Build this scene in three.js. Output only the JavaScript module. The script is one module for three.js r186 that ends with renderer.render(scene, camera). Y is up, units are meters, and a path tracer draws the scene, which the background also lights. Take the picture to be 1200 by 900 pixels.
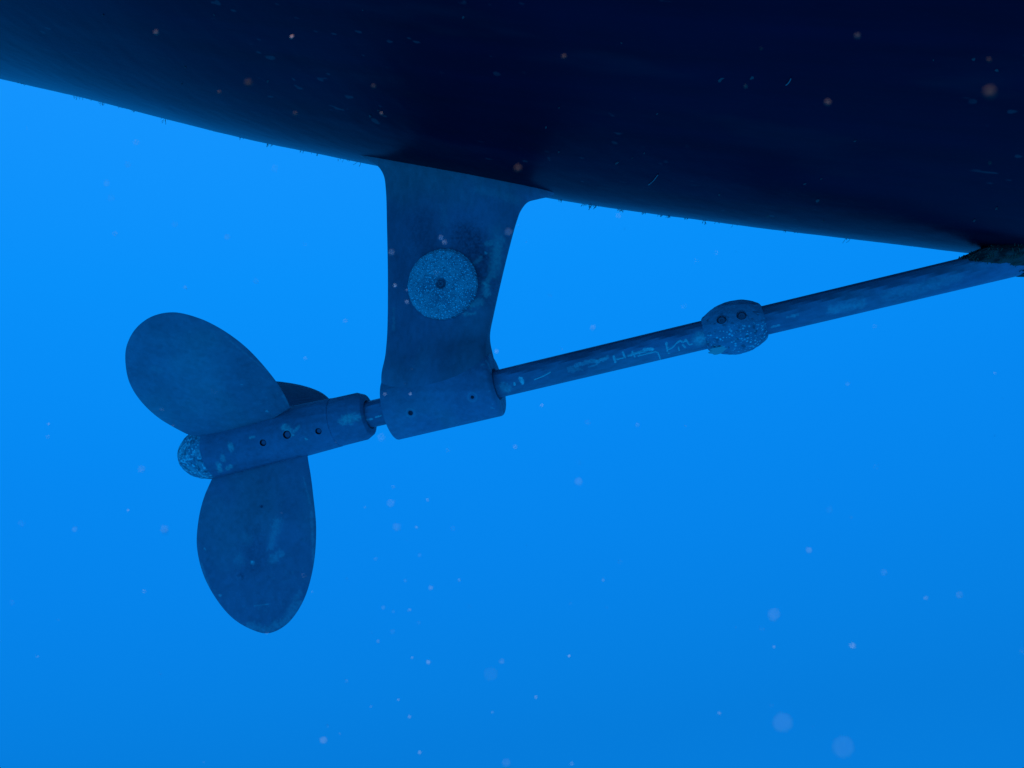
import * as THREE from 'three';
import { mergeGeometries, mergeVertices, toCreasedNormals } from 'three/addons/utils/BufferGeometryUtils.js';
import { Brush, Evaluator, SUBTRACTION } from 'three-bvh-csg';

/* ------------------------------------------------------------------ camera, water light, sun, exposure */
const D2R = Math.PI / 180, V3 = (x, y, z) => new THREE.Vector3(x, y, z);
const FOCAL = 1152;                                   // focal length in pixels of the 1200 x 900 photograph
const scene = new THREE.Scene();
// "ship axes": x towards the bow, y up along the strut, z to the side the diver is on; the keel line lies in z = 0
const shipView = new THREE.Quaternion().setFromRotationMatrix(
  new THREE.Matrix4().makeRotationY(14 * D2R).multiply(new THREE.Matrix4().makeRotationX(8 * D2R)));
const shipEye = V3(0, 0, 1.05).applyQuaternion(shipView);
// added tilt: true up, in ship axes, leaned so the water gradient fills the view
const trueUp = V3(-Math.sin(8 * D2R) * Math.cos(20 * D2R), Math.cos(8 * D2R) * Math.cos(20 * D2R), -Math.sin(20 * D2R)).applyQuaternion(shipView);
const wx = V3(1, 0, 0).addScaledVector(trueUp, -trueUp.x).normalize(), wz = V3().crossVectors(wx, trueUp);
const shipToWorld = new THREE.Matrix4().makeBasis(wx, trueUp, wz).transpose();
const shipTurn = new THREE.Quaternion().setFromRotationMatrix(shipToWorld);
const toWorld = (p) => p.clone().applyQuaternion(shipTurn);

const camera = new THREE.PerspectiveCamera(2 * Math.atan(450 / FOCAL) / D2R, 4 / 3, 0.01, 200);
camera.position.copy(toWorld(shipEye));
camera.quaternion.copy(shipTurn.clone().multiply(shipView));
camera.focus = 1.05;
camera.userData.fStop = 16;
scene.add(camera);

// open water: bright towards the surface, deeper blue towards the horizontal, one deep tone below
{
  const W = 64, H = 256, data = new Float32Array(W * H * 4);
  const curve = (e, pts) => { for (let i = 1; i < pts.length; i++) if (e <= pts[i][0]) { const [a, x] = pts[i - 1], [b, y] = pts[i]; const t = (e - a) / (b - a); return x + (y - x) * t; } return pts[pts.length - 1][1]; };
  for (let j = 0; j < H; j++) for (let i = 0; i < W; i++) {
    const e = Math.max(0, (j + 0.5) / H * 180 - 90), k = (j * W + i) * 4;
    data[k] = curve(e, [[0, 0.0016], [18, 0.0017], [27, 0.0025], [36, 0.0065], [60, 0.03], [90, 0.05]]);
    data[k + 1] = curve(e, [[0, 0.2], [4, 0.214], [10, 0.23], [16, 0.245], [21, 0.262], [27, 0.28], [36, 0.295], [60, 0.38], [90, 0.45]]);
    data[k + 2] = curve(e, [[0, 0.71], [4, 0.76], [10, 0.832], [16, 0.882], [21, 0.925], [27, 0.96], [36, 0.99], [60, 1.15], [90, 1.3]]);
    data[k + 3] = 1;
  }
  const sky = new THREE.DataTexture(data, W, H, THREE.RGBAFormat, THREE.FloatType);
  sky.mapping = THREE.EquirectangularReflectionMapping;
  sky.magFilter = sky.minFilter = THREE.LinearFilter;
  sky.needsUpdate = true;
  scene.background = sky;
  scene.environment = sky;
}
const sun = new THREE.DirectionalLight(new THREE.Color(1, 0.93, 0.84), 2.6);
sun.position.copy(toWorld(V3(-0.12, 0.8, 0.52)).multiplyScalar(20));
sun.shadow.radius = 8;
sun.castShadow = true;
sun.shadow.mapSize.set(2048, 2048);
Object.assign(sun.shadow.camera, { left: -5, right: 5, top: 5, bottom: -5, near: 1, far: 40 });
scene.add(sun, sun.target);

const renderer = new THREE.WebGLRenderer({ antialias: true });
renderer.setSize(1024, 768);
renderer.toneMapping = THREE.LinearToneMapping;
renderer.toneMappingExposure = 1;
renderer.shadowMap.enabled = true;

/* ------------------------------------------------------------------ helpers: measuring */
const ray = (px, py) => V3((px - 600) / FOCAL, (450 - py) / FOCAL, -1).applyQuaternion(shipView);
function onPlane(px, py, p0, n) { const d = ray(px, py); return shipEye.clone().addScaledVector(d, p0.clone().sub(shipEye).dot(n) / d.dot(n)); }
const at = (px, py) => onPlane(px, py, V3(0, 0, 0), V3(0, 0, 1));          // a point of the centre plane
const axisFrom = at(240, 531.6), axisTo = at(1125, 321);
const A = axisTo.clone().sub(axisFrom).normalize(), U = V3(0, 0, 1).cross(A), Z = V3(0, 0, 1);
const ORIGIN = at(304, 516.4);                                              // on the shaft line, inside the propeller hub
const onAxis = (px) => at(px, 531.6 + (px - 240) * (321 - 531.6) / (1125 - 240)).sub(ORIGIN).dot(A);
const metres = (px, r) => { const p = ORIGIN.clone().addScaledVector(A, onAxis(px)); return r * p.sub(shipEye).dot(V3(0, 0, -1).applyQuaternion(shipView)) / FOCAL; };
// where the line of sight meets a cylinder of radius r about the shaft line: [along, angle from up towards the diver]
function onCylinder(px, py, r) {
  const d = ray(px, py), o = shipEye.clone().sub(ORIGIN), dp = d.clone().addScaledVector(A, -d.dot(A)), op = o.clone().addScaledVector(A, -o.dot(A));
  const a = dp.dot(dp), b = 2 * dp.dot(op), c = op.dot(op) - r * r, q = Math.max(0, b * b - 4 * a * c), s = (-b - Math.sqrt(q)) / (2 * a);
  const p = o.addScaledVector(d, s);
  return [p.dot(A), Math.atan2(p.dot(Z), p.dot(U))];
}
const cyl = (t, phi, r) => ORIGIN.clone().addScaledVector(A, t).addScaledVector(U, Math.cos(phi) * r).addScaledVector(Z, Math.sin(phi) * r);

/* ------------------------------------------------------------------ helpers: noise, textures */
function mulberry(a) { return () => { a |= 0; a = a + 0x6D2B79F5 | 0; let t = Math.imul(a ^ a >>> 15, 1 | a); t = t + Math.imul(t ^ t >>> 7, 61 | t) ^ t; return ((t ^ t >>> 14) >>> 0) / 4294967296; }; }
const hash = (x, y, s) => { let h = Math.imul(x, 374761393) ^ Math.imul(y, 668265263) ^ Math.imul(s, 1274126177); h = Math.imul(h ^ h >>> 13, 1274126177); return ((h ^ h >>> 16) >>> 0) / 4294967296; };
function noise(x, y, s = 1) {
  const xi = Math.floor(x), yi = Math.floor(y), f = (t) => t * t * (3 - 2 * t), u = f(x - xi), v = f(y - yi);
  const a = hash(xi, yi, s), b = hash(xi + 1, yi, s), c = hash(xi, yi + 1, s), d = hash(xi + 1, yi + 1, s);
  return a + (b - a) * u + (c - a) * v + (a - b - c + d) * u * v;
}
const fbm = (x, y, s = 1, n = 4) => { let v = 0, w = 0.5, t = 0; for (let i = 0; i < n; i++) { v += w * noise(x, y, s + i); t += w; x *= 2.03; y *= 2.03; w *= 0.5; } return v / t; };
const sat = (x) => Math.min(1, Math.max(0, x)), step = (a, b, x) => { const t = sat((x - a) / (b - a)); return t * t * (3 - 2 * t); };
const toSRGB = (c) => (c <= 0.0031308 ? c * 12.92 : 1.055 * c ** (1 / 2.4) - 0.055);
// a texture over the rectangle [u0,u1] x [v0,v1] in metres; fn gives linear colour or one number
function makeMap(W, H, [u0, u1, v0, v1], fn, color = true) {
  const data = new Uint8Array(W * H * 4);
  for (let j = 0; j < H; j++) for (let i = 0; i < W; i++) {
    const c = fn(u0 + (i + 0.5) / W * (u1 - u0), v0 + (j + 0.5) / H * (v1 - v0)), k = (j * W + i) * 4;
    for (let n = 0; n < 3; n++) data[k + n] = Math.round(255 * sat(color ? toSRGB(c[n]) : c));
    data[k + 3] = 255;
  }
  const t = new THREE.DataTexture(data, W, H, THREE.RGBAFormat, THREE.UnsignedByteType);
  t.wrapS = t.wrapT = THREE.RepeatWrapping;
  t.magFilter = THREE.LinearFilter; t.minFilter = THREE.LinearMipmapLinearFilter; t.generateMipmaps = true;
  if (color) t.colorSpace = THREE.SRGBColorSpace;
  t.repeat.set(1 / (u1 - u0), 1 / (v1 - v0)); t.offset.set(-u0 / (u1 - u0), -v0 / (v1 - v0));
  t.needsUpdate = true;
  return t;
}
const mix = (a, b, t) => a.map((x, i) => x + (b[i] - x) * t);
const segment = (u, v, [a, b], [c, d]) => { const x = c - a, y = d - b, t = sat(((u - a) * x + (v - b) * y) / (x * x + y * y + 1e-12)); return Math.hypot(u - a - x * t, v - b - y * t); };
// strokes: {line: [[u,v],...], w, k}; amount of pale deposit at u, v
function deposit(strokes, u, v) {
  let m = 0;
  for (const s of strokes) {
    if (u < s.box[0] || u > s.box[1] || v < s.box[2] || v > s.box[3]) continue;
    let d = 1e9;
    if (s.line.length === 1) d = Math.hypot(u - s.line[0][0], v - s.line[0][1]);
    for (let i = 1; i < s.line.length; i++) d = Math.min(d, segment(u, v, s.line[i - 1], s.line[i]));
    d += (fbm(u * 420, v * 420, 71, 3) - 0.5) * s.w * s.rough;
    m = Math.max(m, s.k * (0.3 + 1.3 * fbm(u * 500, v * 500, 73, 3)) * (1 - step(s.w * (1 - s.soft), s.w * (1 + s.soft), d)));
  }
  return m;
}
const stroke = (line, w, k, rough = 1.2, soft = 0.4) => {
  const us = line.map((p) => p[0]), vs = line.map((p) => p[1]), e = w * 4;
  return { line, w, k, rough, soft, box: [Math.min(...us) - e, Math.max(...us) + e, Math.min(...vs) - e, Math.max(...vs) + e] };
};

// grains: round specks scattered one to a cell; 1 in the middle of a grain, 0 outside
function grains(u, v, cell, s, share = 0.7) {
  let m = 0; const x = u / cell, y = v / cell, xi = Math.floor(x), yi = Math.floor(y);
  for (let a = -1; a <= 1; a++) for (let b = -1; b <= 1; b++) {
    const i = xi + a, j = yi + b; if (hash(i, j, s) > share) continue;
    const d = Math.hypot(x - i - hash(i, j, s + 1), y - j - hash(i, j, s + 2)), rr = 0.18 + 0.3 * hash(i, j, s + 3);
    m = Math.max(m, (0.45 + 0.55 * hash(i, j, s + 4)) * (1 - step(rr * 0.4, rr, d)));
  }
  return m;
}

/* ------------------------------------------------------------------ helpers: objects */
const taken = {};
const numbered = (name) => { const n = taken[name] = (taken[name] ?? -1) + 1; return n ? `${name}_${String(n).padStart(3, '0')}` : name; };
function thing(name, label, category, base) {
  const o = new THREE.Group();
  o.name = numbered(name); o.userData = { label, category };
  o.position.copy(toWorld(base)); o.quaternion.copy(shipTurn);
  o.base = base.clone();
  scene.add(o);
  return o;
}
// a part: its geometry comes in ship axes
function part(name, geometry, material, owner, label, kind) {
  let root = owner; while (!root.base) root = root.parent;
  geometry.translate(-root.base.x, -root.base.y, -root.base.z);
  const m = new THREE.Mesh(geometry, material);
  m.name = name; m.castShadow = m.receiveShadow = true;
  if (label) m.userData.label = label;
  if (kind) m.userData.kind = kind;
  owner.add(m);
  return m;
}
// turned about the shaft line; profile [[t, r], ...] in metres; uv = (angle * uvR, t)
function turned(profile, uvR = 0.03, seg = 96, crease = 0.7, wobble = null) {
  const n = profile.length, pos = [], uv = [], idx = [];
  for (let j = 0; j < n; j++) for (let i = 0; i <= seg; i++) {
    const phi = -Math.PI / 2 + i / seg * 2 * Math.PI;
    let [t, r] = profile[j];
    if (wobble && r > 1e-4) r += wobble(t, phi);
    const p = cyl(t, phi, r);
    pos.push(p.x, p.y, p.z); uv.push(phi * uvR, t);
  }
  for (let j = 0; j + 1 < n; j++) for (let i = 0; i < seg; i++) {
    const a = j * (seg + 1) + i, b = a + 1, c = a + seg + 1, d = c + 1;
    idx.push(a, b, c, b, d, c);
  }
  const g = new THREE.BufferGeometry();
  g.setAttribute('position', new THREE.Float32BufferAttribute(pos, 3));
  g.setAttribute('uv', new THREE.Float32BufferAttribute(uv, 2));
  g.setIndex(idx);
  g.computeVertexNormals();
  return toCreasedNormals(g, crease);
}
const smoothLine = (pts, n, closed = false) => new THREE.CatmullRomCurve3(pts.map(([x, y]) => V3(x, y, 0)), closed, 'centripetal').getPoints(n).map((p) => [p.x, p.y]);
// a plain cylinder from p along direction d
function peg(p, d, r0, r1, h, seg = 20, bevel = 0) {
  const pts = bevel ? [[0, 0], [r0, 0], [r1, h - bevel], [r1 - bevel, h], [0, h]] : [[0, 0], [r0, 0], [r1, h], [0, h]];
  const g = toCreasedNormals(new THREE.LatheGeometry(pts.map(([x, y]) => new THREE.Vector2(x, y)), seg), 0.6);
  g.applyQuaternion(new THREE.Quaternion().setFromUnitVectors(V3(0, 1, 0), d.clone().normalize())).translate(p.x, p.y, p.z);
  return g;
}
function drilled(geometry, pegs) {
  const ev = new Evaluator(); ev.attributes = ['position', 'normal', 'uv']; ev.useGroups = false;
  const plain = (g) => { const o = new THREE.BufferGeometry(), s = g.index ? g.toNonIndexed() : g; for (const k of ['position', 'normal', 'uv']) o.setAttribute(k, s.getAttribute(k)); return o; };
  let b = new Brush(plain(geometry)); b.updateMatrixWorld();
  for (const p of pegs) { const c = new Brush(plain(p)); c.updateMatrixWorld(); b = ev.evaluate(b, c, SUBTRACTION); }
  return b.geometry;
}

/* ------------------------------------------------------------------ materials */
const WATER_IOR = 1.16;                              // paint and metal skin against water: weak reflection
const std = (o) => new THREE.MeshPhysicalMaterial({ roughness: 0.6, metalness: 0, ior: WATER_IOR, ...o });
const BRONZE = [0.5, 0.29, 0.385], PALE = [0.46, 0.56, 0.58], DARK = [0.1, 0.11, 0.19];
const bronzeTone = (u, v, s) => {
  const big = fbm(u * 22, v * 22, s, 4), fine = fbm(u * 260, v * 260, s + 9, 3);
  let c = BRONZE.map((x) => x * (0.68 + 0.52 * big + 0.3 * (fine - 0.5)));
  c = mix(c, [c[0] * 0.9, c[1] * 1.12, c[2] * 1.02], step(0.45, 0.75, fbm(u * 15 + 7, v * 15, s + 3, 3)));
  return mix(c, PALE, 0.16 * step(0.66, 0.84, fbm(u * 420, v * 420, s + 5, 3)) * step(0.4, 0.7, fbm(u * 30, v * 30, s + 7, 2)));
};
const fineBump = makeMap(512, 512, [0, 0.2, 0, 0.2], (u, v) => 0.6 * fbm(u * 300, v * 300, 21, 3) + 0.4 * fbm(u * 45, v * 45, 31, 3), false);
const bump = (t, u = 1) => { const c = t.clone(); c.repeat.multiplyScalar(u); c.needsUpdate = true; return c; };

/* ------------------------------------------------------------------ the hull */
const KEEL = [[-160, 62], [0, 95], [130, 127], [270, 160], [430, 191], [640, 231], [700, 240.5], [900, 267.5], [1000, 280], [1060, 287.5], [1125, 296], [1200, 306]].map(([x, y]) => at(x, y));
const ridge = (x) => 0.023 + 0.05 * step(0, -0.75, x);                    // how round the keel line is
function keelY(x) {
  let i = 1; while (i < KEEL.length - 1 && KEEL[i].x < x) i++;
  const lin = (a, b) => a.y + (b.y - a.y) * (x - a.x) / (b.x - a.x);
  if (x < KEEL[0].x) return KEEL[0].y + (KEEL[0].x - x) * 0.25 + 0.25 * ridge(x);
  const end = KEEL[KEEL.length - 1];
  if (x > end.x) { const d = x - end.x; return end.y - 0.12 * d * Math.exp(-d * 0.5) + 0.25 * ridge(x); }
  // a soft curve through the points
  const p = KEEL, c = (k) => p[Math.min(p.length - 1, Math.max(0, k))], t = (x - p[i - 1].x) / (p[i].x - p[i - 1].x), h = p[i].x - p[i - 1].x;
  const sl = (k) => (c(k + 1).y - c(k - 1).y) / (c(k + 1).x - c(k - 1).x);
  const a = sl(i - 1) * h, b = sl(i) * h, y0 = p[i - 1].y, y1 = p[i].y;
  const t2 = t * t, t3 = t2 * t;
  return y0 * (2 * t3 - 3 * t2 + 1) + a * (t3 - 2 * t2 + t) + y1 * (3 * t2 - 2 * t3) + b * (t3 - t2) + 0.25 * ridge(x);
}
const BEAM = (x) => 1.25 * (x < 0.6 ? 1 - 0.3 * ((0.6 - x) / 2.4) ** 2 : 1 - 0.5 * Math.max(0, (x - 1.5) / 3.5) ** 2);
const DEADRISE = Math.tan(23 * D2R);
// a soft V along the keel that flattens into the bilges
const hullY = (x, z) => { const r = ridge(x), q = Math.abs(z), e = q < 0.24 ? q : 0.24 + (1 - Math.exp(-(q - 0.24) / 0.35)) * 0.35 * 0.14 + 0.86 * (q - 0.24), w = e * DEADRISE; return keelY(x) + Math.sqrt(r * r + w * w) - r + 0.3 * (q / BEAM(x)) ** 8; };
// settle the keel so that the hull's lower outline, as seen from the diver, runs where it was measured
const onPicture = (p) => { const q = p.clone().sub(shipEye).applyQuaternion(shipView.clone().invert()); return [600 - q.x / q.z * FOCAL, 450 + q.y / q.z * FOCAL]; };
const WANTED = KEEL.map((p) => onPicture(p));
for (let pass = 0; pass < 4; pass++) {
  const low = WANTED.map(() => -1e9);
  for (let x = -1.15; x < 0.85; x += 0.003) for (let z = -0.4; z < 0.05; z += 0.01) {
    const [px, py] = onPicture(V3(x, hullY(x, z), z));
    WANTED.forEach(([wx], i) => { if (Math.abs(wx - px) < 4) low[i] = Math.max(low[i], py - (px - wx) * 0.16); });
  }
  // an even correction along the boat: a parabola through the errors
  const ok = WANTED.map((w, i) => i).filter((i) => low[i] > 0), M = [[0, 0, 0, 0], [0, 0, 0, 0], [0, 0, 0, 0]];
  for (const i of ok) { const q = WANTED[i][0] / 600 - 1, e = low[i] - WANTED[i][1], b = [1, q, q * q]; for (let a = 0; a < 3; a++) { for (let c = 0; c < 3; c++) M[a][c] += b[a] * b[c]; M[a][3] += b[a] * e; } }
  for (let a = 0; a < 3; a++) for (let c = 0; c < 3; c++) if (c !== a) { const f = M[c][a] / M[a][a]; for (let k = 0; k < 4; k++) M[c][k] -= f * M[a][k]; }
  KEEL.forEach((p, i) => { const q = WANTED[i][0] / 600 - 1; p.y += 0.001 * (M[0][3] / M[0][0] + q * M[1][3] / M[1][1] + q * q * M[2][3] / M[2][2]); });
}
const boat = thing('boat_hull', 'dark painted underside of a boat hull spanning the top of the picture', 'boat', V3(0, keelY(0), 0));
{
  const xs = []; for (let x = -1.8; x < -0.86; x += 0.06) xs.push(x); for (let x = -0.86; x < 0.8; x += 0.004) xs.push(x); for (let x = 0.8; x <= 5; x += 0.12) xs.push(x);
  const ss = []; for (let k = -90; k <= 90; k++) { const q = k / 90; ss.push(0.12 * q + 0.88 * q ** 5 * 1); }
  const pos = [], uv = [], idx = [], n = ss.length + 2;
  for (const x of xs) {
    const B = BEAM(x), side = (sgn) => { pos.push(x, 1.9, sgn * B * 1.04); uv.push(x, sgn * (B + 1)); };
    side(-1);
    for (const q of ss) {
      const z = q * B;
      const rough = Math.abs(z) < 0.3 ? 0.0005 * (fbm(x * 70, z * 70, 5, 3) - 0.5) + 0.0022 * (fbm(x * 7, z * 7, 8, 2) - 0.5) : 0;
      pos.push(x, hullY(x, z) + rough, z); uv.push(x, z);
    }
    side(1);
  }
  for (let i = 0; i + 1 < xs.length; i++) for (let j = 0; j + 1 < n; j++) { const a = i * n + j, b = a + 1, c = a + n, d = c + 1; idx.push(a, c, b, b, c, d); }
  for (let i = 0; i + 1 < xs.length; i++) { const a = i * n, b = a + n - 1, c = a + n, d = c + n - 1; idx.push(a, b, c, b, d, c); }        // deck
  for (const e of [0, (xs.length - 1) * n]) for (let j = 1; j + 1 < n; j++) e ? idx.push(e, e + j + 1, e + j) : idx.push(e, e + j, e + j + 1);   // transom, far end
  const g = new THREE.BufferGeometry();
  g.setAttribute('position', new THREE.Float32BufferAttribute(pos, 3)); g.setAttribute('uv', new THREE.Float32BufferAttribute(uv, 2)); g.setIndex(idx); g.computeVertexNormals();
  const map = makeMap(2048, 1024, [-1, 1, -0.5, 0.5], (u, v) => {
    const streak = fbm(u * 5, v * 60, 41, 4), blot = fbm(u * 14, v * 22, 47, 4);
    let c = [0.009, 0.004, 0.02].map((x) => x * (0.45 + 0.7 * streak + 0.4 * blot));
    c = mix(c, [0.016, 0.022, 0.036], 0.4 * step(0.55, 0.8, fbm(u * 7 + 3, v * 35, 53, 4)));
    const chip = step(0.8, 0.86, fbm(u * 70, v * 150, 59, 2)) * step(0.5, 0.62, fbm(u * 6, v * 9, 61, 2));
    return mix(c, [0.16, 0.17, 0.16], 0.3 * chip);
  });
  const bmp = makeMap(1024, 1024, [0, 0.6, 0, 0.3], (u, v) => 0.5 * fbm(u * 25, v * 160, 63, 3) + 0.5 * fbm(u * 220, v * 320, 67, 3), false);
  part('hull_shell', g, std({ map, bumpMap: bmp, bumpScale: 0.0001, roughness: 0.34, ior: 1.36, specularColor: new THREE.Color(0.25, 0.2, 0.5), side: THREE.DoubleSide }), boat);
}
const rnd = mulberry(7);
// downy weed along the keel line: short threads, in tufts
function weed(spots, len, rad) {
  const out = [];
  for (const [p, n, spread, tall] of spots) for (let k = 0; k < n; k++) {
    const q = p.clone().add(V3((rnd() - 0.5) * spread, 0, (rnd() - 0.5) * spread)), L = len * tall * (0.4 + rnd());
    const d = V3((rnd() - 0.65) * 1.3, -1, (rnd() - 0.5) * 1.2).normalize();
    const c = new THREE.QuadraticBezierCurve3(q.clone().addScaledVector(d, -0.001), q.clone().addScaledVector(d, L * 0.6), q.clone().addScaledVector(d, L).add(V3(-L * 0.4 * rnd(), 0, 0)));
    out.push(new THREE.TubeGeometry(c, 3, rad * (0.6 + 0.7 * rnd()), 4));
  }
  return mergeGeometries(out);
}
{
  const spots = [];
  for (let k = 0; k < 26; k++) { const x = -0.76 + 1.28 * rnd(), z = -(1.5 + 0.7 * rnd()) * ridge(x); spots.push([V3(x, hullY(x, z), z), 3 + 4 * rnd(), 0.006, 0.12 + 0.2 * rnd()]); }
  for (const [px, py, n, t] of [[403, 187, 2, 1.5], [700, 243, 14, 0.5], [136, 131, 5, 0.7], [14, 100, 12, 0.6], [50, 109, 14, 0.6], [1012, 283, 3, 0.7], [835, 259, 3, 0.6], [285, 164, 10, 0.5], [345, 177, 3, 0.6], [870, 264, 2, 0.7], [380, 184, 3, 0.7]]) {
    const p = at(px, py), x = p.x - 0.01; const z = -1.9 * ridge(x); spots.push([V3(x, hullY(x, z), z), n, 0.012, t]);
  }
  part('weed', weed(spots, 0.0055, 0.00024), std({ color: new THREE.Color(0.035, 0.05, 0.035), roughness: 1 }), boat, 'short dark weed threads along the keel line of the hull', 'stuff');
}
{
  // small barnacles and scraps of pale growth on the bottom paint
  const out = [], put = (px, py, w, h, turn) => {
    // walk the line of sight to the hull
    const d = ray(px, py).normalize(); let s = 0.4; const p = V3();
    for (let k = 0; k < 2000; k++) { p.copy(shipEye).addScaledVector(d, s); if (p.y > hullY(p.x, p.z)) break; s += 0.001; }
    if (s > 2.2) return;                                     // past the keel: open water
    const e = 0.004, nrm = V3((hullY(p.x + e, p.z) - hullY(p.x - e, p.z)) / (2 * e), -1, (hullY(p.x, p.z + e) - hullY(p.x, p.z - e)) / (2 * e)).normalize();
    const g = new THREE.IcosahedronGeometry(1, 2), a = g.getAttribute('position');
    for (let i = 0; i < a.count; i++) { const v = V3().fromBufferAttribute(a, i), m = 0.55 + 0.9 * noise(v.x * 2.2 + px, v.y * 2.2 + v.z * 3 + py, 3); a.setXYZ(i, v.x * m, v.y * m, v.z * m); }
    g.computeVertexNormals();
    g.scale(w, 0.0012, h).rotateY(turn).applyQuaternion(new THREE.Quaternion().setFromUnitVectors(V3(0, 1, 0), nrm)).translate(p.x, p.y, p.z);
    out.push(g);
  };
  for (const [px, py, w, h] of [[881, 91, 5, 3], [845, 93, 8, 2.5], [943, 215, 4, 2], [958, 235, 6, 3], [843, 228, 4, 2], [723, 191, 7, 2.5], [1142, 258, 5, 1.5], [900, 253, 5, 3], [770, 133, 3, 2], [314, 95, 6, 2.5], [217, 78, 5, 2.5], [434, 136, 4, 2.5], [965, 259, 5, 1.5], [543, 20, 4, 2], [655, 178, 3, 2], [755, 179, 3, 1.5], [1168, 244, 4, 2], [1002, 165, 3, 1.5], [640, 149, 3, 1.5], [1141, 69, 3, 2.5], [1168, 82, 3, 2.5]])
    put(px, py, w * 0.00042, h * 0.0005, rnd() * 0.8 - 0.4);
  for (let k = 0; k < 14; k++) put(rnd() * 1200, 10 + rnd() * 210, 0.0004 + rnd() * 0.0008, 0.0003 + rnd() * 0.0006, rnd() * 3);
  const g = mergeGeometries(out.filter((x) => x));
  part('barnacle_growth', g, std({ color: new THREE.Color(0.1, 0.11, 0.11), roughness: 1 }), boat, 'small pale scraps of growth dotted over the dark hull paint', 'stuff');
  const hair = [];
  for (const [x0, y0, x1, y1] of [[760, 217, 771, 205], [921, 100, 927, 92]]) {
    const q = [[x0, y0], [x0 * 0.6 + x1 * 0.4 + 1, y0 * 0.6 + y1 * 0.4], [x1, y1]].map(([px, py]) => { const d = ray(px, py).normalize(); let s = 0.4; const p = V3(); for (let k = 0; k < 2000; k++) { p.copy(shipEye).addScaledVector(d, s); if (p.y > hullY(p.x, p.z)) break; s += 0.001; } return p.addScaledVector(d, -0.002); });
    hair.push(new THREE.TubeGeometry(new THREE.CatmullRomCurve3(q), 8, 0.0004, 5));
  }
  part('thread', mergeGeometries(hair), std({ color: new THREE.Color(0.25, 0.28, 0.27), roughness: 1 }), boat, 'fine pale threads stuck to the hull bottom', 'stuff');
}

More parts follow.
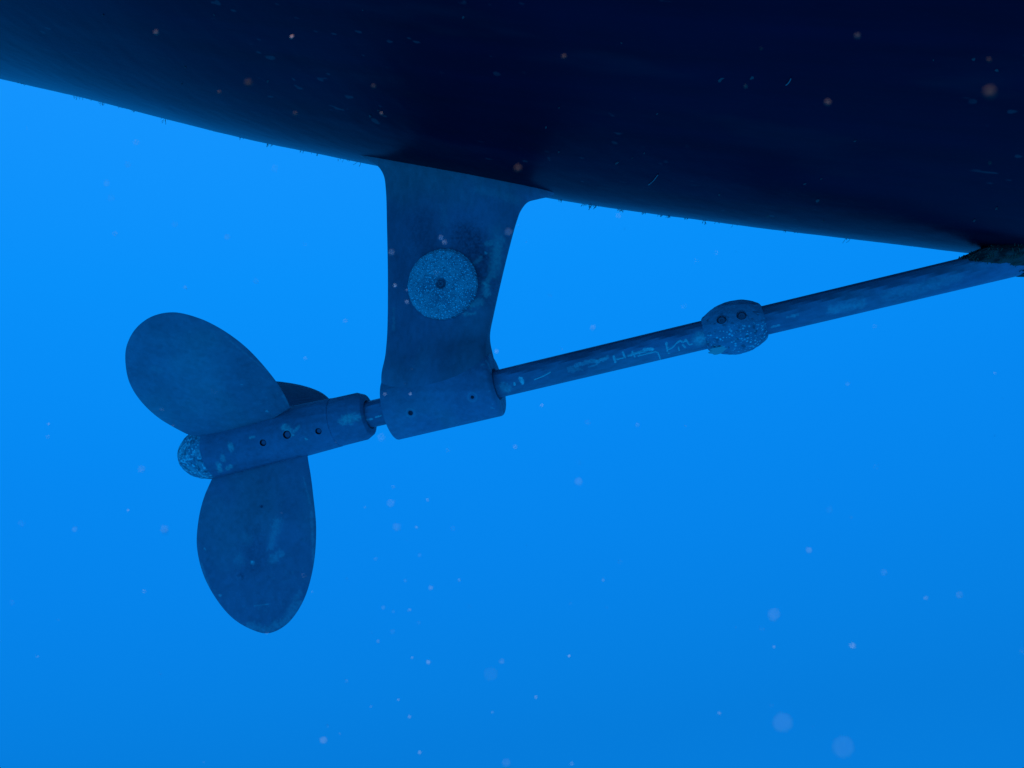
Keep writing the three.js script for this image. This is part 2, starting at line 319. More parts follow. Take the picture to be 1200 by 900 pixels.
/* ------------------------------------------------------------------ the propeller shaft, with its zinc collar */
const shaftR = metres(600, 16.3);
const shaft = thing('propeller_shaft', 'long slanting metal propeller shaft from strut up to hull on the right', 'propeller shaft', ORIGIN.clone().addScaledVector(A, onAxis(700)));
{
  const uvAt = (px, py) => { const [t, phi] = onCylinder(px, py, shaftR); return [phi * shaftR, t]; };
  const S = (pts, w, k, rough, soft) => stroke(pts.map((p) => uvAt(...p)), w * 0.00095, k, rough, soft);
  const marks = [
    S([[612, 448], [610, 444]], 2.2, 0.9), S([[603, 449], [603, 451]], 1, 0.9), S([[626, 445], [636, 441], [645, 436]], 0.7, 0.6), S([[590, 453], [594, 456]], 5, 0.35, 1.6, 0.8),
    S([[719, 418], [721, 424]], 1.2, 0.9), S([[723, 421], [731, 419]], 0.9, 0.7), S([[730, 413], [733, 419]], 1.2, 0.8), S([[736, 417], [748, 413], [756, 412]], 1.3, 0.7), S([[741, 412], [744, 418]], 1, 0.7),
    S([[755, 410], [765, 409]], 1.6, 0.85), S([[748, 417], [768, 412], [771, 413], [774, 421]], 0.8, 0.8), S([[700, 423], [712, 419]], 1.8, 0.45, 2), S([[676, 429], [692, 424], [700, 424]], 2.4, 0.35, 2), S([[668, 433], [680, 432]], 3, 0.22, 2),
    S([[781, 402], [782, 411]], 1.2, 0.85), S([[782, 410], [787, 408], [793, 402]], 0.8, 0.8), S([[793, 402], [797, 399], [801, 401], [804, 398], [808, 404], [811, 403]], 0.9, 0.9), S([[800, 404], [803, 407]], 1.1, 0.8), S([[795, 407], [796, 411]], 0.8, 0.6), S([[783, 413], [784, 414]], 1, 0.6),
    S([[819, 399], [822, 396]], 6, 0.55, 0.8, 0.8), S([[690, 430], [700, 427]], 1, 0.3), S([[905, 383], [913, 381]], 1.4, 0.5), S([[922, 372], [935, 369]], 1.2, 0.3, 2),
    S([[975, 364], [1010, 356]], 4, 0.3, 2, 0.9), S([[1040, 345], [1120, 326]], 5, 0.16, 2, 0.9), S([[440, 489], [447, 487]], 1, 0.7), S([[430, 492], [436, 491]], 1.1, 0.5),
  ];
  const t0 = onAxis(330), t1 = onAxis(1330);
  const map = makeMap(512, 2048, [-Math.PI / 2 * shaftR, 1.5 * Math.PI * shaftR, t0, t1], (u, v) => {
    let c = bronzeTone(u * 1.5, v * 0.6, 101).map((x) => x * 1.05);
    c = mix(c, DARK, 0.15 * step(0.5, 0.75, fbm(u * 60, v * 40, 107, 3)));
    return mix(c, [0.85, 0.92, 0.82], deposit(marks, u, v));
  });
  const prof = []; for (let k = 0; k <= 60; k++) { const t = t0 + (t1 - t0) * k / 60; prof.push([t, shaftR]); }
  prof.unshift([t0, 0]); prof.push([t1, 0]);
  part('shaft_rod', turned(prof, shaftR, 72), std({ map, bumpMap: bump(fineBump), bumpScale: 0.0003, roughness: 0.45, metalness: 0.4 }), shaft);

  const tubes = [];
  for (const m of marks) {
    if (m.k < 0.6 || m.line.length < 2 || m.w > 0.0013) continue;
    const pts = []; for (let i = 0; i + 1 < m.line.length; i++) for (let k = 0; k < 4; k++) { const q = k / 4, u = m.line[i][0] * (1 - q) + m.line[i + 1][0] * q, v = m.line[i][1] * (1 - q) + m.line[i + 1][1] * q, e = 0.0012 * (noise(u * 900, v * 900, 77) - 0.5); pts.push(cyl(v + e, u / shaftR, shaftR + 0.00015)); }
    const e = m.line[m.line.length - 1]; pts.push(cyl(e[1], e[0] / shaftR, shaftR + 0.00015));
    tubes.push(new THREE.TubeGeometry(new THREE.CatmullRomCurve3(pts), pts.length * 3, 0.0006, 6));
  }
  part('worm_tube', mergeGeometries(tubes), std({ color: new THREE.Color(0.72, 0.8, 0.74), roughness: 0.95 }), shaft, 'chalky worm tubes crawling along the shaft', 'stuff');

  // egg-shaped zinc collar clamped round the shaft
  const K = [[-37, 10], [-37, 17.5], [-35.5, 20], [-31, 22.4], [-25, 25.8], [-17, 29], [-6, 31.2], [5, 31.3], [15, 29.9], [23, 27], [29, 23.8], [33.5, 20.6], [35.5, 17.5], [35.5, 10]];
  const cx = 861.5, cp = smoothLine(K.slice(1, 13), 60).map(([x, r]) => [onAxis(cx + x / 1.028), metres(cx, r)]);
  cp.unshift([cp[0][0], shaftR * 0.6]); cp.push([cp[cp.length - 1][0], shaftR * 0.6]); cp.push(cp[0]);
  const lumps = (t, phi) => 0.0018 * (fbm(t * 90 + 5, phi * 2.4, 201, 3) - 0.5) * (phi > 1.2 ? 1.2 : 0.4) + 0.0009 * (fbm(t * 420, phi * 12, 203, 2) - 0.5) * (phi > 1 && phi < 4 ? 1 : 0.5);
  const holes = [[845.5, 374.5], [869, 369.5]].map(([px, py]) => { const [t, phi] = onCylinder(px, py, metres(cx, 29)); return [t, phi]; });
  const rC = metres(cx, 31);
  let cg = turned(cp, 0.03, 120, 0.9, lumps);
  cg = drilled(cg, holes.map(([t, phi]) => peg(cyl(t, phi, rC * 0.76), cyl(t, phi, 1).sub(cyl(t, phi, 0)), 0.0048, 0.0056, rC * 0.5)));
  const zmap = makeMap(1024, 512, [-0.05, 0.15, onAxis(820), onAxis(905)], (u, v) => {
    const low = step(1.5, 2.0, u / 0.03);
    let c = [0.3, 0.37, 0.46].map((x) => x * (0.7 + 0.5 * fbm(u * 60, v * 60, 211, 4) + 0.25 * (fbm(u * 500, v * 500, 213, 2) - 0.5)));
    c = mix(c, [0.9, 1, 0.95], 1.0 * grains(u + 0.001 * fbm(v * 400, u * 300, 215, 2), v, 0.0034, 217, 0.65) * (0.15 + 0.85 * low) * step(0.36, 0.58, fbm(u * 70, v * 70, 219, 2)));
    return mix(c, [0.08, 0.08, 0.1], 0.5 * step(0.68, 0.8, fbm(u * 210, v * 210, 223, 2)));
  });
  const collar = part('zinc_collar', cg, std({ map: zmap, bumpMap: bump(fineBump), bumpScale: 0.0009, roughness: 0.9 }), shaft, 'rounded corroded zinc collar clamped round the shaft');
  for (const [t, phi] of holes) {
    const d = cyl(t, phi, 1).sub(cyl(t, phi, 0));
    part('screw', drilled(peg(cyl(t, phi, rC * 0.74), d, 0.0045, 0.0043, rC * 0.13, 18, 0.0012), [peg(cyl(t, phi, rC * 0.835), d, 0.0018, 0.0018, rC * 0.2, 6)]), std({ color: new THREE.Color(0.2, 0.22, 0.27), roughness: 0.6 }), collar);
  }
  // a flake of pale crust on the collar's lower edge
  const fl = new THREE.IcosahedronGeometry(1, 3), fa = fl.getAttribute('position');
  for (let i = 0; i < fa.count; i++) { const v = V3().fromBufferAttribute(fa, i), m = 0.7 + 0.6 * noise(v.x * 2 + 9, v.y * 2 + v.z * 2.5, 4); fa.setXYZ(i, v.x * m, v.y * m, v.z * m); }
  fl.computeVertexNormals();
  const [ft, fp] = onCylinder(842, 410.5, metres(cx, 28.5)), fd = cyl(ft, fp, 1).sub(cyl(ft, fp, 0));
  fl.scale(0.0098, 0.0022, 0.0045).applyMatrix4(new THREE.Matrix4().makeBasis(A, fd, A.clone().cross(fd))).translate(...cyl(ft, fp, metres(cx, 28.2)).toArray());
  part('crust_flake', fl, std({ color: new THREE.Color(0.5, 0.62, 0.56), roughness: 1 }), collar, 'pale crust on the lower edge of the zinc collar');
}
{
  // fairing where the shaft runs into the hull, grown over with brown weed
  const prof = []; for (let k = 0; k <= 48; k++) prof.push([onAxis(1112 + k * 4.2), shaftR - 0.0012]);
  // it starts above the shaft and closes round it further forward
  const lift = (t, phi) => { const t0 = onAxis(1130) + (onAxis(1188) - onAxis(1130)) * step(0.7, -0.8, Math.cos(phi)) + 0.02 * (fbm(t * 40, phi * 2.5, 305, 3) - 0.5), q = t - t0; return q < 0 ? 0 : (0.0022 * (1 - Math.exp(-q / 0.006)) + q * 0.13 + 0.0042 * (fbm(t * 70, phi * 3, 301, 4) - 0.5) * step(0, 0.02, q)); };
  const g = turned([[prof[0][0], shaftR * 0.9], ...prof, [prof[prof.length - 1][0], 0]], 0.03, 72, 1.2, lift);
  const map = makeMap(512, 512, [-0.05, 0.15, onAxis(1110), onAxis(1300)], (u, v) => mix([0.035, 0.035, 0.032], [0.11, 0.11, 0.09], step(0.45, 0.75, fbm(u * 120, v * 80, 307, 4))));
  part('shaft_fairing', g, std({ map, bumpMap: bump(fineBump), bumpScale: 0.002, roughness: 1 }), boat, 'weedy fairing where the shaft enters the hull');
  const spots = [];
  for (let k = 0; k < 130; k++) { const t = onAxis(1128 + 90 * rnd()), phi = (rnd() * 1.1 - 0.15) * Math.PI, h = lift(t, phi); if (h > 0.0012) spots.push([cyl(t, phi, shaftR - 0.0014 + h), 5, 0.007, 0.3]); }
  part('weed', weed(spots, 0.007, 0.00035), std({ color: new THREE.Color(0.13, 0.14, 0.09), roughness: 1 }), boat, 'brown weed where the shaft enters the hull', 'stuff');
}

/* ------------------------------------------------------------------ the strut that carries the shaft */
const strut = thing('propeller_strut', 'broad flat metal strut hanging from the hull, shaft running through its barrel', 'strut', at(530, 210));
{
  const L = [[404, 166], [418, 180], [432, 188.5], [443, 195], [450, 206], [452.5, 222], [454, 270], [455, 330], [454.5, 385], [453, 415], [452, 440], [458.5, 470], [464, 484], [468, 500]];
  const R = [[662, 220], [645, 229], [630, 232.5], [618, 236.2], [610, 246], [605, 259], [598, 284], [588, 324], [578, 368], [573, 393], [574, 413], [579.5, 441], [583, 458], [586, 472]];
  const T = [23, 23, 23, 23, 22.5, 22, 22, 22.5, 24, 30, 50, 67.5, 62, 50].map((x) => x * 0.00098);
  const tk = (i) => T[Math.min(T.length - 1, Math.max(0, i))], thickAt = (i, f) => { const a = tk(i - 1), b = tk(i), c = tk(i + 1), d = tk(i + 2); return b + f * (c - a) / 2 + f * f * (a - 2.5 * b + 2 * c - d / 2) + f * f * f * (-a / 2 + 1.5 * b - 1.5 * c + d / 2); };
  const rows = 110, cols = 48, Lc = new THREE.CatmullRomCurve3(L.map((p) => at(...p)), false, 'centripetal'), Rc = new THREE.CatmullRomCurve3(R.map((p) => at(...p)), false, 'centripetal');
  const pos = [], uv = [], idx = [], ring = cols * 2;
  for (let j = 0; j <= rows; j++) {
    const q = j / rows, box = step(0.62, 0.84, q), a = Lc.getPoint(q), b = Rc.getPoint(q), k = q * (T.length - 1), k0 = Math.min(T.length - 2, Math.floor(k)), th = thickAt(k0, k - k0) / 2;
    for (let i = 0; i < ring; i++) {
      const ang = i / ring * 2 * Math.PI, cx = Math.cos(ang), sx = Math.sin(ang);
      const u = 0.5 + 0.5 * Math.sign(cx) * Math.abs(cx) ** 0.8;                    // 0 = trailing edge (left), 1 = leading edge (right)
      const z = Math.sign(sx) * th * Math.abs(sx) ** (0.55 - 0.4 * box) * (0.62 + 0.38 * box + 0.38 * (1 - box) * step(0, 0.55, u));
      const p = a.clone().lerp(b, u);
      pos.push(p.x, p.y, z); uv.push(p.x, p.y);
    }
  }
  for (let j = 0; j < rows; j++) for (let i = 0; i < ring; i++) { const p = j * ring + i, q = j * ring + (i + 1) % ring; idx.push(p, p + ring, q, q, p + ring, q + ring); }
  const g = new THREE.BufferGeometry();
  g.setAttribute('position', new THREE.Float32BufferAttribute(pos, 3)); g.setAttribute('uv', new THREE.Float32BufferAttribute(uv, 2)); g.setIndex(idx); g.computeVertexNormals();
  const P = (px, py) => { const p = onPlane(px, py, V3(0, 0, 0.0115), Z); return [p.x, p.y]; };
  const S = (pts, w, k, rough = 2.4, soft = 0.85) => stroke(pts.map((p) => P(...p)), w * 0.00097, k, rough, soft);
  const pale = [
    S([[583, 281], [580, 305], [578, 318]], 5.5, 0.42, 1.6, 0.8), S([[571, 285], [575, 284]], 3.2, 0.4), S([[562, 301], [560, 306], [556, 308]], 1.8, 0.35), S([[568, 331], [569, 343]], 3.4, 0.55), S([[573, 322], [571, 330]], 2.4, 0.4),
    S([[553, 357], [562, 353]], 3.8, 0.5), S([[545, 368], [556, 367]], 1.8, 0.45), S([[568, 295], [569, 296]], 1.1, 0.7), S([[583, 300], [579, 318]], 3, 0.4), S([[520, 245], [521, 262]], 4, 0.08, 2, 0.9), S([[580, 270], [583, 285]], 6, 0.15, 2, 0.9),
    S([[459, 360], [459, 385]], 1.4, 0.18), S([[560, 222], [580, 227], [606, 234]], 4, 0.12, 2, 0.9),
  ];
  const dark = [S([[545, 275], [562, 300], [566, 325]], 15, 0.6, 1, 0.9), S([[490, 262], [500, 290]], 14, 0.35, 1, 0.9), S([[570, 350], [560, 345]], 9, 0.4, 1, 0.9), S([[470, 300], [468, 330]], 8, 0.2, 1, 0.9)];
  const pc = P(530, 330);
  const map = makeMap(1024, 2048, [pc[0] - 0.17, pc[0] + 0.17, pc[1] - 0.28, pc[1] + 0.28], (u, v) => {
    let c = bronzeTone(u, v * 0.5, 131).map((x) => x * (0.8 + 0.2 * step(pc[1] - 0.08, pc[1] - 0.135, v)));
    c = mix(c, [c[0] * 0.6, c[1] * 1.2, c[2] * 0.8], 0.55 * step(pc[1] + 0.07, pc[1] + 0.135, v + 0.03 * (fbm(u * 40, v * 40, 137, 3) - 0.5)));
    c = mix(c, [0.055, 0.055, 0.09], deposit(dark, u, v));
    return mix(c, [0.5, 0.66, 0.56], deposit(pale, u, v));
  });
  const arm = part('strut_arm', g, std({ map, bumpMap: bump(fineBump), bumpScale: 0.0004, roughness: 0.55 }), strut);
  void arm;

  // barrel round the shaft
  const rB = metres(520, 37.2), c1 = metres(520, 7);
  const tL = onAxis(460), tR = onAxis(582.5), prof = [[tL + 0.004, shaftR * 1.04], [tL, shaftR * 1.1]];
  for (let k = 0; k <= 8; k++) { const q = k / 8 * Math.PI / 2; prof.push([tL + c1 * 1.3 * (1 - Math.sin(q)), rB - c1 * (1 - Math.cos(Math.PI / 2 - q)) * 1]); }
  prof.splice(2, 9, ...Array.from({ length: 9 }, (_, k) => { const q = k / 8 * Math.PI / 2; return [tL + c1 * 1.3 * (1 - Math.sin(q)), rB - c1 * (1 - Math.sin(Math.acos(1 - k / 8) ))]; }));
  for (let k = 1; k < 12; k++) prof.push([tL + c1 * 1.3 + (tR - tL - c1 * 2) * k / 12, rB]);
  for (let k = 0; k <= 8; k++) { const q = k / 8 * Math.PI / 2; prof.push([tR - c1 * 0.6 * (1 - Math.sin(q)), rB - c1 * 0.6 * (1 - Math.cos(q))]); }
  prof.push([tR, shaftR * 1.16], [tR - 0.004, shaftR * 1.04]);
  const pins = [[481, 484], [553.5, 465.5]].map(([px, py]) => onCylinder(px, py, rB));
  const rings = makeMap(1024, 512, [-0.06, 0.2, onAxis(440), onAxis(600)], (u, v) => {
    let c = bronzeTone(u, v, 151).map((x) => x * 1.02);
    for (const [t, phi] of pins) { const d = Math.hypot(u - phi * rB, v - t); c = mix(c, PALE, 0.35 * Math.exp(-(((d - 0.0046) / 0.0011) ** 2))); }
    c = mix(c, PALE, 0.55 * step(0.62, 0.74, fbm(u * 230, v * 230, 157, 2)) * step(onAxis(560), onAxis(580), v) * step(0.5, 0.6, fbm(u * 60, v * 60, 159, 2)));
    return c;
  });
  let bg = turned([...prof, prof[0]], rB, 110, 0.6);
  bg = drilled(bg, pins.map(([t, phi]) => peg(cyl(t, phi, rB * 0.8), cyl(t, phi, 1).sub(cyl(t, phi, 0)), t < onAxis(520) ? 0.0025 : 0.0017, t < onAxis(520) ? 0.0029 : 0.002, rB * 0.4)));
  const barrel = part('strut_barrel', bg, std({ map: rings, bumpMap: bump(fineBump), bumpScale: 0.0006, roughness: 0.5 }), strut);
  for (const [t, phi] of pins) part('set_screw', peg(cyl(t, phi, rB * 0.78), cyl(t, phi, 1).sub(cyl(t, phi, 0)), 0.0028, 0.0028, rB * 0.15, 14), std({ color: new THREE.Color(0.09, 0.1, 0.13) }), barrel);
  // rubber bearing liner showing at the forward end
  part('bearing_liner', turned([[tR - 0.01, shaftR * 1.01], [tR + 0.0005, shaftR * 1.01], [tR + 0.0005, shaftR * 1.14], [tR - 0.01, shaftR * 1.14]], 0.02, 60), std({ color: new THREE.Color(0.1, 0.12, 0.17), roughness: 0.9 }), barrel);

  // round zinc plate screwed to the strut
  const c = onPlane(517, 332, V3(0, 0, 0.017), Z), rD = 41 * 0.00096;
  const pts = [], h0 = 0.007, h1 = 0.0185; // from inside the strut to the plate's face
  const SEG = 128, RAD = 44, dp = [], du = [], di = [];
  const face = (r) => (r < 0.0068 ? h1 - 0.0036 * (1 - step(0.0036, 0.0068, r)) : h1 - 0.0026 * step(rD * 0.9, rD, r) - 0.0012 * (r / rD) ** 2);
  void pts;
  for (let j = 0; j <= RAD + 1; j++) for (let i = 0; i < SEG; i++) {
    const r = j > RAD ? rD : rD * (j / RAD) ** 0.85, a = i / SEG * 2 * Math.PI, wob = j >= RAD - 1 ? 1 + 0.016 * (fbm(Math.cos(a) * 6 + 9, Math.sin(a) * 6 + 9, 401, 3) - 0.5) * 2 : 1;
    const x = Math.cos(a) * r * wob, y = Math.sin(a) * r * wob, grain = j > 6 && j <= RAD ? 0.0012 * (fbm(x * 420, y * 420, 403, 2) - 0.5) : 0;
    dp.push(c.x + x, c.y + y, j > RAD ? h0 : face(r) + grain); du.push(x, y);
  }
  for (let j = 0; j <= RAD; j++) for (let i = 0; i < SEG; i++) { const a = j * SEG + i, b = j * SEG + (i + 1) % SEG; di.push(a, a + SEG, b, b, a + SEG, b + SEG); }
  const dg = new THREE.BufferGeometry();
  dg.setAttribute('position', new THREE.Float32BufferAttribute(dp, 3)); dg.setAttribute('uv', new THREE.Float32BufferAttribute(du, 2)); dg.setIndex(di); dg.computeVertexNormals();
  const grainAt = (u, v) => { const w = 0.0012 * (fbm(u * 300, v * 300, 405, 2) - 0.5); return sat(0.8 * grains(u + w, v - w, 0.0025, 411, 0.95) + 0.3 * grains(u - w, v, 0.0011, 431, 0.5) + 0.25 * (fbm(u * 500, v * 500, 441, 2) - 0.3)); };
  const dmap = makeMap(1024, 1024, [-0.045, 0.045, -0.045, 0.045], (u, v) => {
    const s = grainAt(u, v), r = Math.hypot(u, v);
    let k = mix([0.24, 0.36, 0.4], [0.36, 0.52, 0.53], step(0.3, 0.6, fbm(u * 60, v * 60, 419, 3)));
    k = mix(k, [0.92, 1, 1], step(0.18, 0.62, s));
    k = mix(k, [0.12, 0.18, 0.22], 0.5 * step(0.5, 0.68, fbm(u * 420, v * 420, 443, 3)) * (1 - step(0.1, 0.4, s)));
    return mix(k, [0.07, 0.1, 0.14], 0.8 * step(0.0072, 0.004, r));
  });
  const dbump = makeMap(1024, 1024, [-0.045, 0.045, -0.045, 0.045], grainAt, false);
  const plate = part('zinc_plate', dg, std({ map: dmap, bumpMap: dbump, bumpScale: 0.0008, roughness: 0.9 }), strut, 'round pale pitted zinc plate fixed to the strut face');
  // recessed cross-head screw in its middle
  const sp = V3(c.x - 0.0012, c.y, h1 - 0.0048), sg = peg(sp, Z, 0.0036, 0.0034, 0.0022, 24, 0.0007);
  const slot = (w, h) => { const g = new THREE.BoxGeometry(w, h, 0.004); g.rotateZ(0.5).translate(sp.x, sp.y, sp.z + 0.0026); return g; };
  part('cross_screw', drilled(sg, [slot(0.0042, 0.0012), slot(0.0012, 0.0042)]), std({ color: new THREE.Color(0.2, 0.24, 0.28), roughness: 0.5 }), plate);
}

/* ------------------------------------------------------------------ the propeller */
const propeller = thing('propeller', 'three-bladed metal propeller with rounded blades on the shaft end at left', 'propeller', ORIGIN);
{
  const rPx = (x) => metres(x, 1);
  // hub: [pixel along the shaft line, radius in pixels]
  const H = [[433, 17], [433, 21], [431.5, 24.5], [424.5, 28.2], [399, 28.6], [396, 28.7], [395.3, 28.1], [394.6, 29], [380, 29.6], [340, 31], [300, 32], [270, 32.4], [252, 32.2], [251, 31], [251, 10]];
  const prof = H.map(([x, r]) => [onAxis(x), r * rPx(x)]);
  const rAt = (x) => { for (let i = 1; i < H.length; i++) if (x >= H[i][0]) { const [a, p] = H[i - 1], [b, q] = H[i]; return (p + (q - p) * (x - a) / (b - a || 1)) * rPx(x); } return 30 * rPx(x); };
  const holes = [[308, 519, 0.0038], [336, 509.5, 0.0046], [373, 505.5, 0.0036]].map(([px, py, r]) => [...onCylinder(px, py, rAt(px)), r, rAt(px)]);
  const uvR = 0.031, tA = onAxis(236), tB = onAxis(440);
  const uvAt = (px, py) => { const [t, phi] = onCylinder(px, py, rAt(px)); return [phi * uvR, t]; };
  const S = (pts, w, k, rough = 1.6, soft = 0.6) => stroke(pts.map((p) => uvAt(...p)), w * 0.00095, k, rough, soft);
  const pale = [S([[404, 492], [414, 489]], 6, 0.4), S([[410, 495], [416, 490]], 3.5, 0.3), S([[334, 502], [340, 507]], 5, 0.45), S([[269, 521], [271, 525]], 3, 0.35), S([[267, 549], [270, 547]], 3, 0.4), S([[258, 552], [256, 545]], 3, 0.4), S([[358, 514], [359, 515]], 1.2, 0.5), S([[293, 513], [297, 512]], 1.4, 0.4), S([[350, 500], [344, 506]], 2, 0.25), S([[260, 535], [262, 540]], 2.5, 0.25)];
  const map = makeMap(512, 1024, [-Math.PI / 2 * uvR, 1.5 * Math.PI * uvR, tA, tB], (u, v) => mix(bronzeTone(u, v, 171).map((x) => x * 1.0), [0.75, 0.95, 0.75], deposit(pale, u, v)));
  const hubMat = std({ map, bumpMap: bump(fineBump), bumpScale: 0.0006, roughness: 0.5 });
  let hg = turned([...prof, prof[0]].map((p, i, all) => (i === all.length - 1 ? [p[0], 0.008] : p)), uvR, 110, 0.5);
  hg = drilled(hg, holes.map(([t, phi, r, R]) => peg(cyl(t, phi, R * 0.78), cyl(t, phi, 1).sub(cyl(t, phi, 0)), r, r, R * 0.5)));
  const hub = part('hub', hg, hubMat, propeller);
  for (const [t, phi, r, R] of holes) {
    const d = cyl(t, phi, 1).sub(cyl(t, phi, 0));
    part('hub_screw', peg(cyl(t, phi, R * 0.76), d, r * 0.95, r * 0.9, R * 0.18, 18, 0.0012), std({ color: new THREE.Color(0.17, 0.18, 0.25), roughness: 0.9 }), hub);
  }
  // corroded zinc nose
  const N = smoothLine([[212, 1], [213, 7], [216, 14], [222, 21], [231, 27], [241, 30.5], [251.5, 31.2]], 40).map(([x, r]) => [onAxis(x), r * rPx(x)]);
  const nose = turned([[onAxis(251.5), 0.005], ...N.slice().reverse(), [onAxis(211.6), 0]].reverse(), uvR, 110, 1.2, (t, phi) => 0.0016 * (fbm(t * 150, phi * 5, 501, 3) - 0.55) * sat((t - onAxis(212)) / 0.004));
  const nmap = makeMap(1024, 256, [-Math.PI / 2 * uvR, 1.5 * Math.PI * uvR, onAxis(208), onAxis(256)], (u, v) => {
    const a = fbm(u * 130, v * 130, 511, 4), b = fbm(u * 420, v * 420, 517, 3);
    let c = mix([0.26, 0.34, 0.4], [0.42, 0.55, 0.56], step(0.35, 0.65, a));
    c = mix(c, [0.95, 1, 0.95], 0.75 * step(0.53, 0.67, b));
    c = mix(c, [0.1, 0.12, 0.15], 0.6 * step(0.42, 0.32, fbm(u * 210 + 4, v * 210, 523, 3)));
    return c;
  });
  part('zinc_nose', nose, std({ map: nmap, bumpMap: bump(fineBump), bumpScale: 0.0016, roughness: 0.95 }), propeller, 'crusty pale zinc nose cone on the end of the hub');

  // blades, feathered: each lies in a plane through the shaft line
  const radial = (deg) => U.clone().multiplyScalar(Math.cos(deg * D2R)).addScaledVector(Z, Math.sin(deg * D2R));
  const outline = (px, deg) => { const R = radial(deg), n = A.clone().cross(R); return px.map(([x, y]) => { const p = onPlane(x, y, ORIGIN, n).sub(ORIGIN); return [p.dot(A), p.dot(R)]; }); };
  function blade(side, root, deg, pitch = 0) {                     // free edge and root edge, in (along, out) metres
    const edge = [...smoothLine(side, 150), ...smoothLine(root, 30).slice(1, -1)];
    const R = radial(deg), n0 = A.clone().cross(R), along = A.clone().multiplyScalar(Math.cos(pitch * D2R)).addScaledVector(n0, Math.sin(pitch * D2R)), n = along.clone().cross(R), cx = edge.reduce((s, p) => s + p[0], 0) / edge.length, cy = edge.reduce((s, p) => s + p[1], 0) / edge.length;
    const M = edge.length, RINGS = 16, pos = [], uv = [], idx = [];
    const thick = (s, y) => 0.0012 * Math.sqrt(Math.max(0, 1 - s ** 24)) + 0.0042 * (1 - s * s) * (1 + 1.2 * step(0.11, 0.03, y));
    for (const face of [1, -1]) for (let k = 0; k <= RINGS; k++) {
      const s = 1 - (1 - k / RINGS) ** 1.8;
      for (let i = 0; i < M; i++) {
        const t = cx + (edge[i][0] - cx) * s, y = cy + (edge[i][1] - cy) * s;
        const p = ORIGIN.clone().addScaledVector(along, t).addScaledVector(R, y).addScaledVector(n, face * thick(s, y));
        pos.push(p.x, p.y, p.z); uv.push(t, y);
      }
    }
    const F = (RINGS + 1) * M;
    for (let k = 0; k < RINGS; k++) for (let i = 0; i < M; i++) {
      const a = k * M + i, b = k * M + (i + 1) % M, c = a + M, d = b + M;
      idx.push(a, c, b, b, c, d, F + a, F + b, F + c, F + b, F + d, F + c);
    }
    const g = new THREE.BufferGeometry();
    g.setAttribute('position', new THREE.Float32BufferAttribute(pos, 3)); g.setAttribute('uv', new THREE.Float32BufferAttribute(uv, 2)); g.setIndex(idx); g.computeVertexNormals();
    return g;
  }
  const bladeMat = (seed, tone, marks, darks = []) => std({
    map: makeMap(1024, 1024, [-0.11, 0.08, 0.01, 0.23], (u, v) => {
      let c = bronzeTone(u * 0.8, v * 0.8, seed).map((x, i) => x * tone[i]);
      c = mix(c, [0.07, 0.08, 0.13], deposit(darks, u, v));
      return mix(c, [0.62, 0.72, 0.68], deposit(marks, u, v));
    }), bumpMap: bump(fineBump), bumpScale: 0.0004, roughness: 0.5 });
  const UP = 56, LO = 176, BACK = 294;
  const upSide = [[340.5, 477.5], [334, 464], [325, 449], [305, 424], [285, 404], [260, 386], [235, 373.5], [205, 366], [180, 370], [160, 384], [148.5, 405], [147, 425], [152, 449], [165, 470], [185, 489], [210, 504], [222, 509.5], [246, 513.5]];
  const upRoot = [[246, 513.5], [262, 513.6], [275, 511], [300, 500], [322, 489], [340.5, 477.5]];
  const loSide = [[360, 527], [361, 538], [364, 556], [367, 580], [370.5, 620], [367, 665], [355, 705], [336, 731.5], [315, 742], [298, 739], [270, 722], [242, 682], [231, 643], [232.5, 610], [239, 583], [248, 562]];
  const loRoot = [[248, 562], [254, 548], [280, 541], [310, 535], [340, 530], [360, 527]];
  const P = (deg) => (x, y) => outline([[x, y]], deg)[0];
  const mk = (deg) => (pts, w, k, rough = 2.2, soft = 0.85) => stroke(pts.map(([x, y]) => P(deg)(x, y)), w * 0.00095, k, rough, soft);
  const a = mk(UP), b = mk(LO);
  part('blade', blade(outline(upSide, UP), outline(upRoot, UP), UP), bladeMat(181, [0.8, 1.02, 0.93],
    [a([[259, 512], [290, 503], [330, 484]], 1.2, 0.25, 2), a([[183, 429], [186, 430]], 5, 0.12), a([[332, 462], [338, 474]], 1.3, 0.22), a([[313, 478], [314, 479]], 1.3, 0.7), a([[270, 398], [320, 440]], 0.9, 0.12), a([[284, 447], [285, 447]], 0.9, 0.4)]),
    propeller, 'upper blade, tilted towards the viewer');
  part('blade', blade(outline(loSide, LO), outline(loRoot, LO), LO), bladeMat(187, [1.1, 0.9, 0.88],
    [b([[328, 613], [324, 625], [320, 640]], 4.5, 0.28), b([[322, 655], [331, 649]], 4, 0.35), b([[282, 655], [284, 658]], 5, 0.2), b([[298, 659], [299, 660]], 1.8, 0.75), b([[290, 630], [294, 633]], 5, 0.14), b([[292, 733], [312, 738], [335, 728], [350, 706]], 4, 0.3, 2.2, 0.9), b([[366, 600], [368, 660]], 1.4, 0.22), b([[236, 660], [246, 688]], 1.6, 0.2), b([[300, 710], [316, 708]], 0.8, 0.4), b([[340, 715], [352, 695]], 3, 0.25, 2), b([[357, 560], [364, 590]], 1, 0.2), b([[241, 643], [242, 644]], 1, 0.5), b([[258, 697], [259, 698]], 1.4, 0.5)],
    [b([[309, 594], [310, 594]], 1.8, 0.9), b([[284, 673], [286, 675]], 3.5, 0.5), b([[300, 630], [298, 660]], 14, 0.3, 1, 0.9)]), propeller, 'lower blade, hanging down, with pale smudges');
  part('blade', blade(outline(upSide, UP).map(([t, y]) => [t - 0.013, y]), outline(upRoot, UP).map(([t, y]) => [t - 0.013, y]), BACK, -32), bladeMat(193, [0.8, 0.7, 0.75], []), propeller, 'far blade, mostly hidden behind the hub');
}

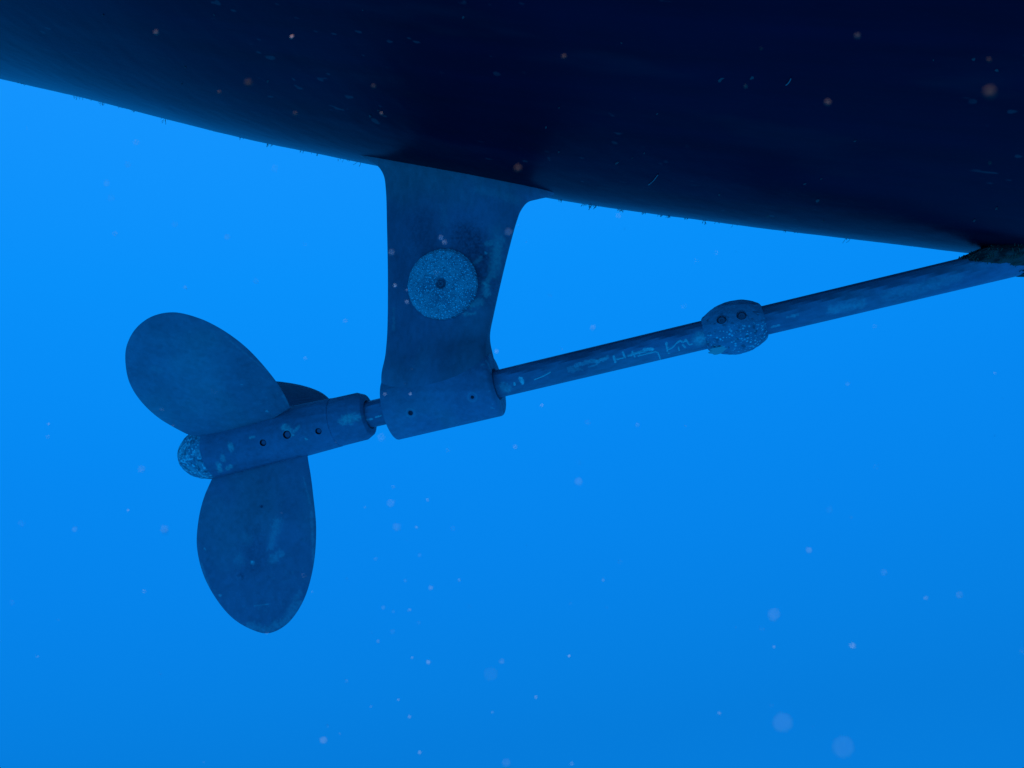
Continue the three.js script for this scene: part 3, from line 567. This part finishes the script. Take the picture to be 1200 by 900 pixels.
/* ------------------------------------------------------------------ drifting specks in the water */
{
  const r = mulberry(99), specks = [];
  // [x, y, apparent size, strength]: the ones that catch the eye; their distance follows from how blurred they are
  const seen = [[342, 43, 4, 1], [183, 38, 5.5, 0.8], [447, 133, 3.5, 0.7], [346, 133, 5, 0.35], [438, 101, 5, 0.35], [88, 33, 10, 0.15], [156, 26, 8, 0.15], [291, 97, 8, 0.2], [257, 108, 4, 0.35], [1005, 42, 7, 0.45], [970, 120, 7, 0.4], [1160, 108, 13, 0.25], [1098, 84, 11, 0.14], [1078, 145, 12, 0.15], [874, 101, 4, 0.4], [661, 66, 5, 0.25], [1095, 90, 5, 0.15], [892, 57, 4, 0.2], [1159, 70, 6, 0.2], [1160, 191, 4, 0.3], [607, 197, 8, 0.25], [745, 165, 7, 0.15], [1082, 213, 6, 0.12],
    [160, 167, 7, 0.35], [125, 215, 7, 0.25], [150, 193, 8, 0.15], [135, 274, 6, 0.35], [266, 278, 6, 0.4], [130, 232, 8, 0.14], [205, 263, 7, 0.14], [217, 337, 4, 0.35], [322, 198, 8, 0.15], [695, 384, 6, 0.5], [725, 253, 6, 0.3], [582, 412, 5, 0.4], [405, 376, 5, 0.3], [358, 420, 5, 0.2], [300, 330, 6, 0.15],
    [193, 622, 9, 0.6], [57, 497, 3, 0.5], [56, 512, 5, 0.25], [166, 550, 8, 0.3], [150, 598, 3, 0.5], [379, 868, 8, 0.5], [492, 882, 4, 0.9], [667, 769, 3, 0.95], [440, 655, 4, 0.3], [458, 590, 9, 0.3], [461, 571, 4, 0.45], [488, 618, 3, 0.6], [501, 586, 4, 0.35], [505, 689, 5, 0.5], [538, 680, 3.5, 0.5], [480, 715, 4, 0.35], [502, 776, 4.5, 0.55], [483, 771, 3, 0.5], [588, 775, 6, 0.3], [628, 817, 4, 0.4], [577, 835, 3, 0.4], [593, 894, 9, 0.3], [670, 895, 5, 0.4], [678, 565, 9, 0.2], [707, 680, 4, 0.3], [948, 645, 7, 0.55], [907, 721, 14, 0.18], [917, 847, 22, 0.15], [988, 876, 25, 0.12], [999, 757, 7, 0.5], [1085, 701, 5, 0.45], [907, 758, 4, 0.35], [843, 836, 4, 0.45], [575, 790, 16, 0.08], [460, 740, 6, 0.15], [480, 840, 4, 0.5], [467, 820, 3, 0.4], [443, 752, 4, 0.4],
    [459, 296, 7, 0.45], [517, 279, 6, 0.45], [521, 284, 6, 0.45], [463, 335, 4, 0.95], [596, 272, 9, 0.25], [477, 354, 5, 0.4], [481, 462, 3.5, 0.9], [451, 462, 4, 0.45], [477, 340, 3, 0.4], [635, 475, 4, 0.4], [604, 524, 5, 0.4], [678, 563, 8, 0.15], [747, 498, 5, 0.2], [993, 450, 5, 0.15], [447, 513, 9, 0.2], [465, 618, 9, 0.25]];
  const APERTURE = camera.getFocalLength() / 1000 / camera.userData.fStop;
  const add = (px, py, size, k) => {
    const blur = Math.max(size, 3.2), d = 1 / (blur / (APERTURE * FOCAL) + 1 / 1.05);         // distance whose blur disc has that size
    const own = Math.sqrt(k * 0.5) * blur * 0.95;                                                       // the speck's own width in pixels
    const flashTinted = py < 95 + px * 0.17; if (flashTinted && k < 0.2) return;   // seen against the hull: flash glow painted as a dim orange tint, larger flecks
    const tint = px === 342 ? [1, 0.5, 0.36] : flashTinted ? [0.62, 0.34, 0.25].map((c) => c * (0.05 + 0.75 * k)) : [0.5, 0.7, 0.78];
    specks.push([shipEye.clone().addScaledVector(ray(px, py), d), (flashTinted ? 0.75 * blur : own) * d / FOCAL / 2, tint]);
  };
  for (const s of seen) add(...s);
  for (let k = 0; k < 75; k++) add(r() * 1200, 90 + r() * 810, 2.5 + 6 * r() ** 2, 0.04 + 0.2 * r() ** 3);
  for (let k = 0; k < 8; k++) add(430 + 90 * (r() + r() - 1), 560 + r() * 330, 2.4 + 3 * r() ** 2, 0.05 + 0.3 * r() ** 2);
  const g = new THREE.IcosahedronGeometry(1, 1), a = g.getAttribute('position');
  for (let i = 0; i < a.count; i++) { const v = V3().fromBufferAttribute(a, i), m = 0.75 + 0.5 * noise(v.x * 1.7 + 5, v.y * 1.7 + v.z * 2, 6); a.setXYZ(i, v.x * m, v.y * m, v.z * m); }
  g.computeVertexNormals();
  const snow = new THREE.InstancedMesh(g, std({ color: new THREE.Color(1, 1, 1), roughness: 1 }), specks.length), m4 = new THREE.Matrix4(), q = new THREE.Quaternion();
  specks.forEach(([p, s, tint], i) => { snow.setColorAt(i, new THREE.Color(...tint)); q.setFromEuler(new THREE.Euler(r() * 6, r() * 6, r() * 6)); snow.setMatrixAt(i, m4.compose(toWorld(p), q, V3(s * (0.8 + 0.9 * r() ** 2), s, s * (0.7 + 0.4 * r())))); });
  snow.name = 'drifting_specks'; snow.castShadow = snow.receiveShadow = true;
  snow.userData = { label: 'pale specks of plankton drifting through the blue water', category: 'plankton', kind: 'stuff' };
  scene.add(snow);
}

renderer.render(scene, camera);
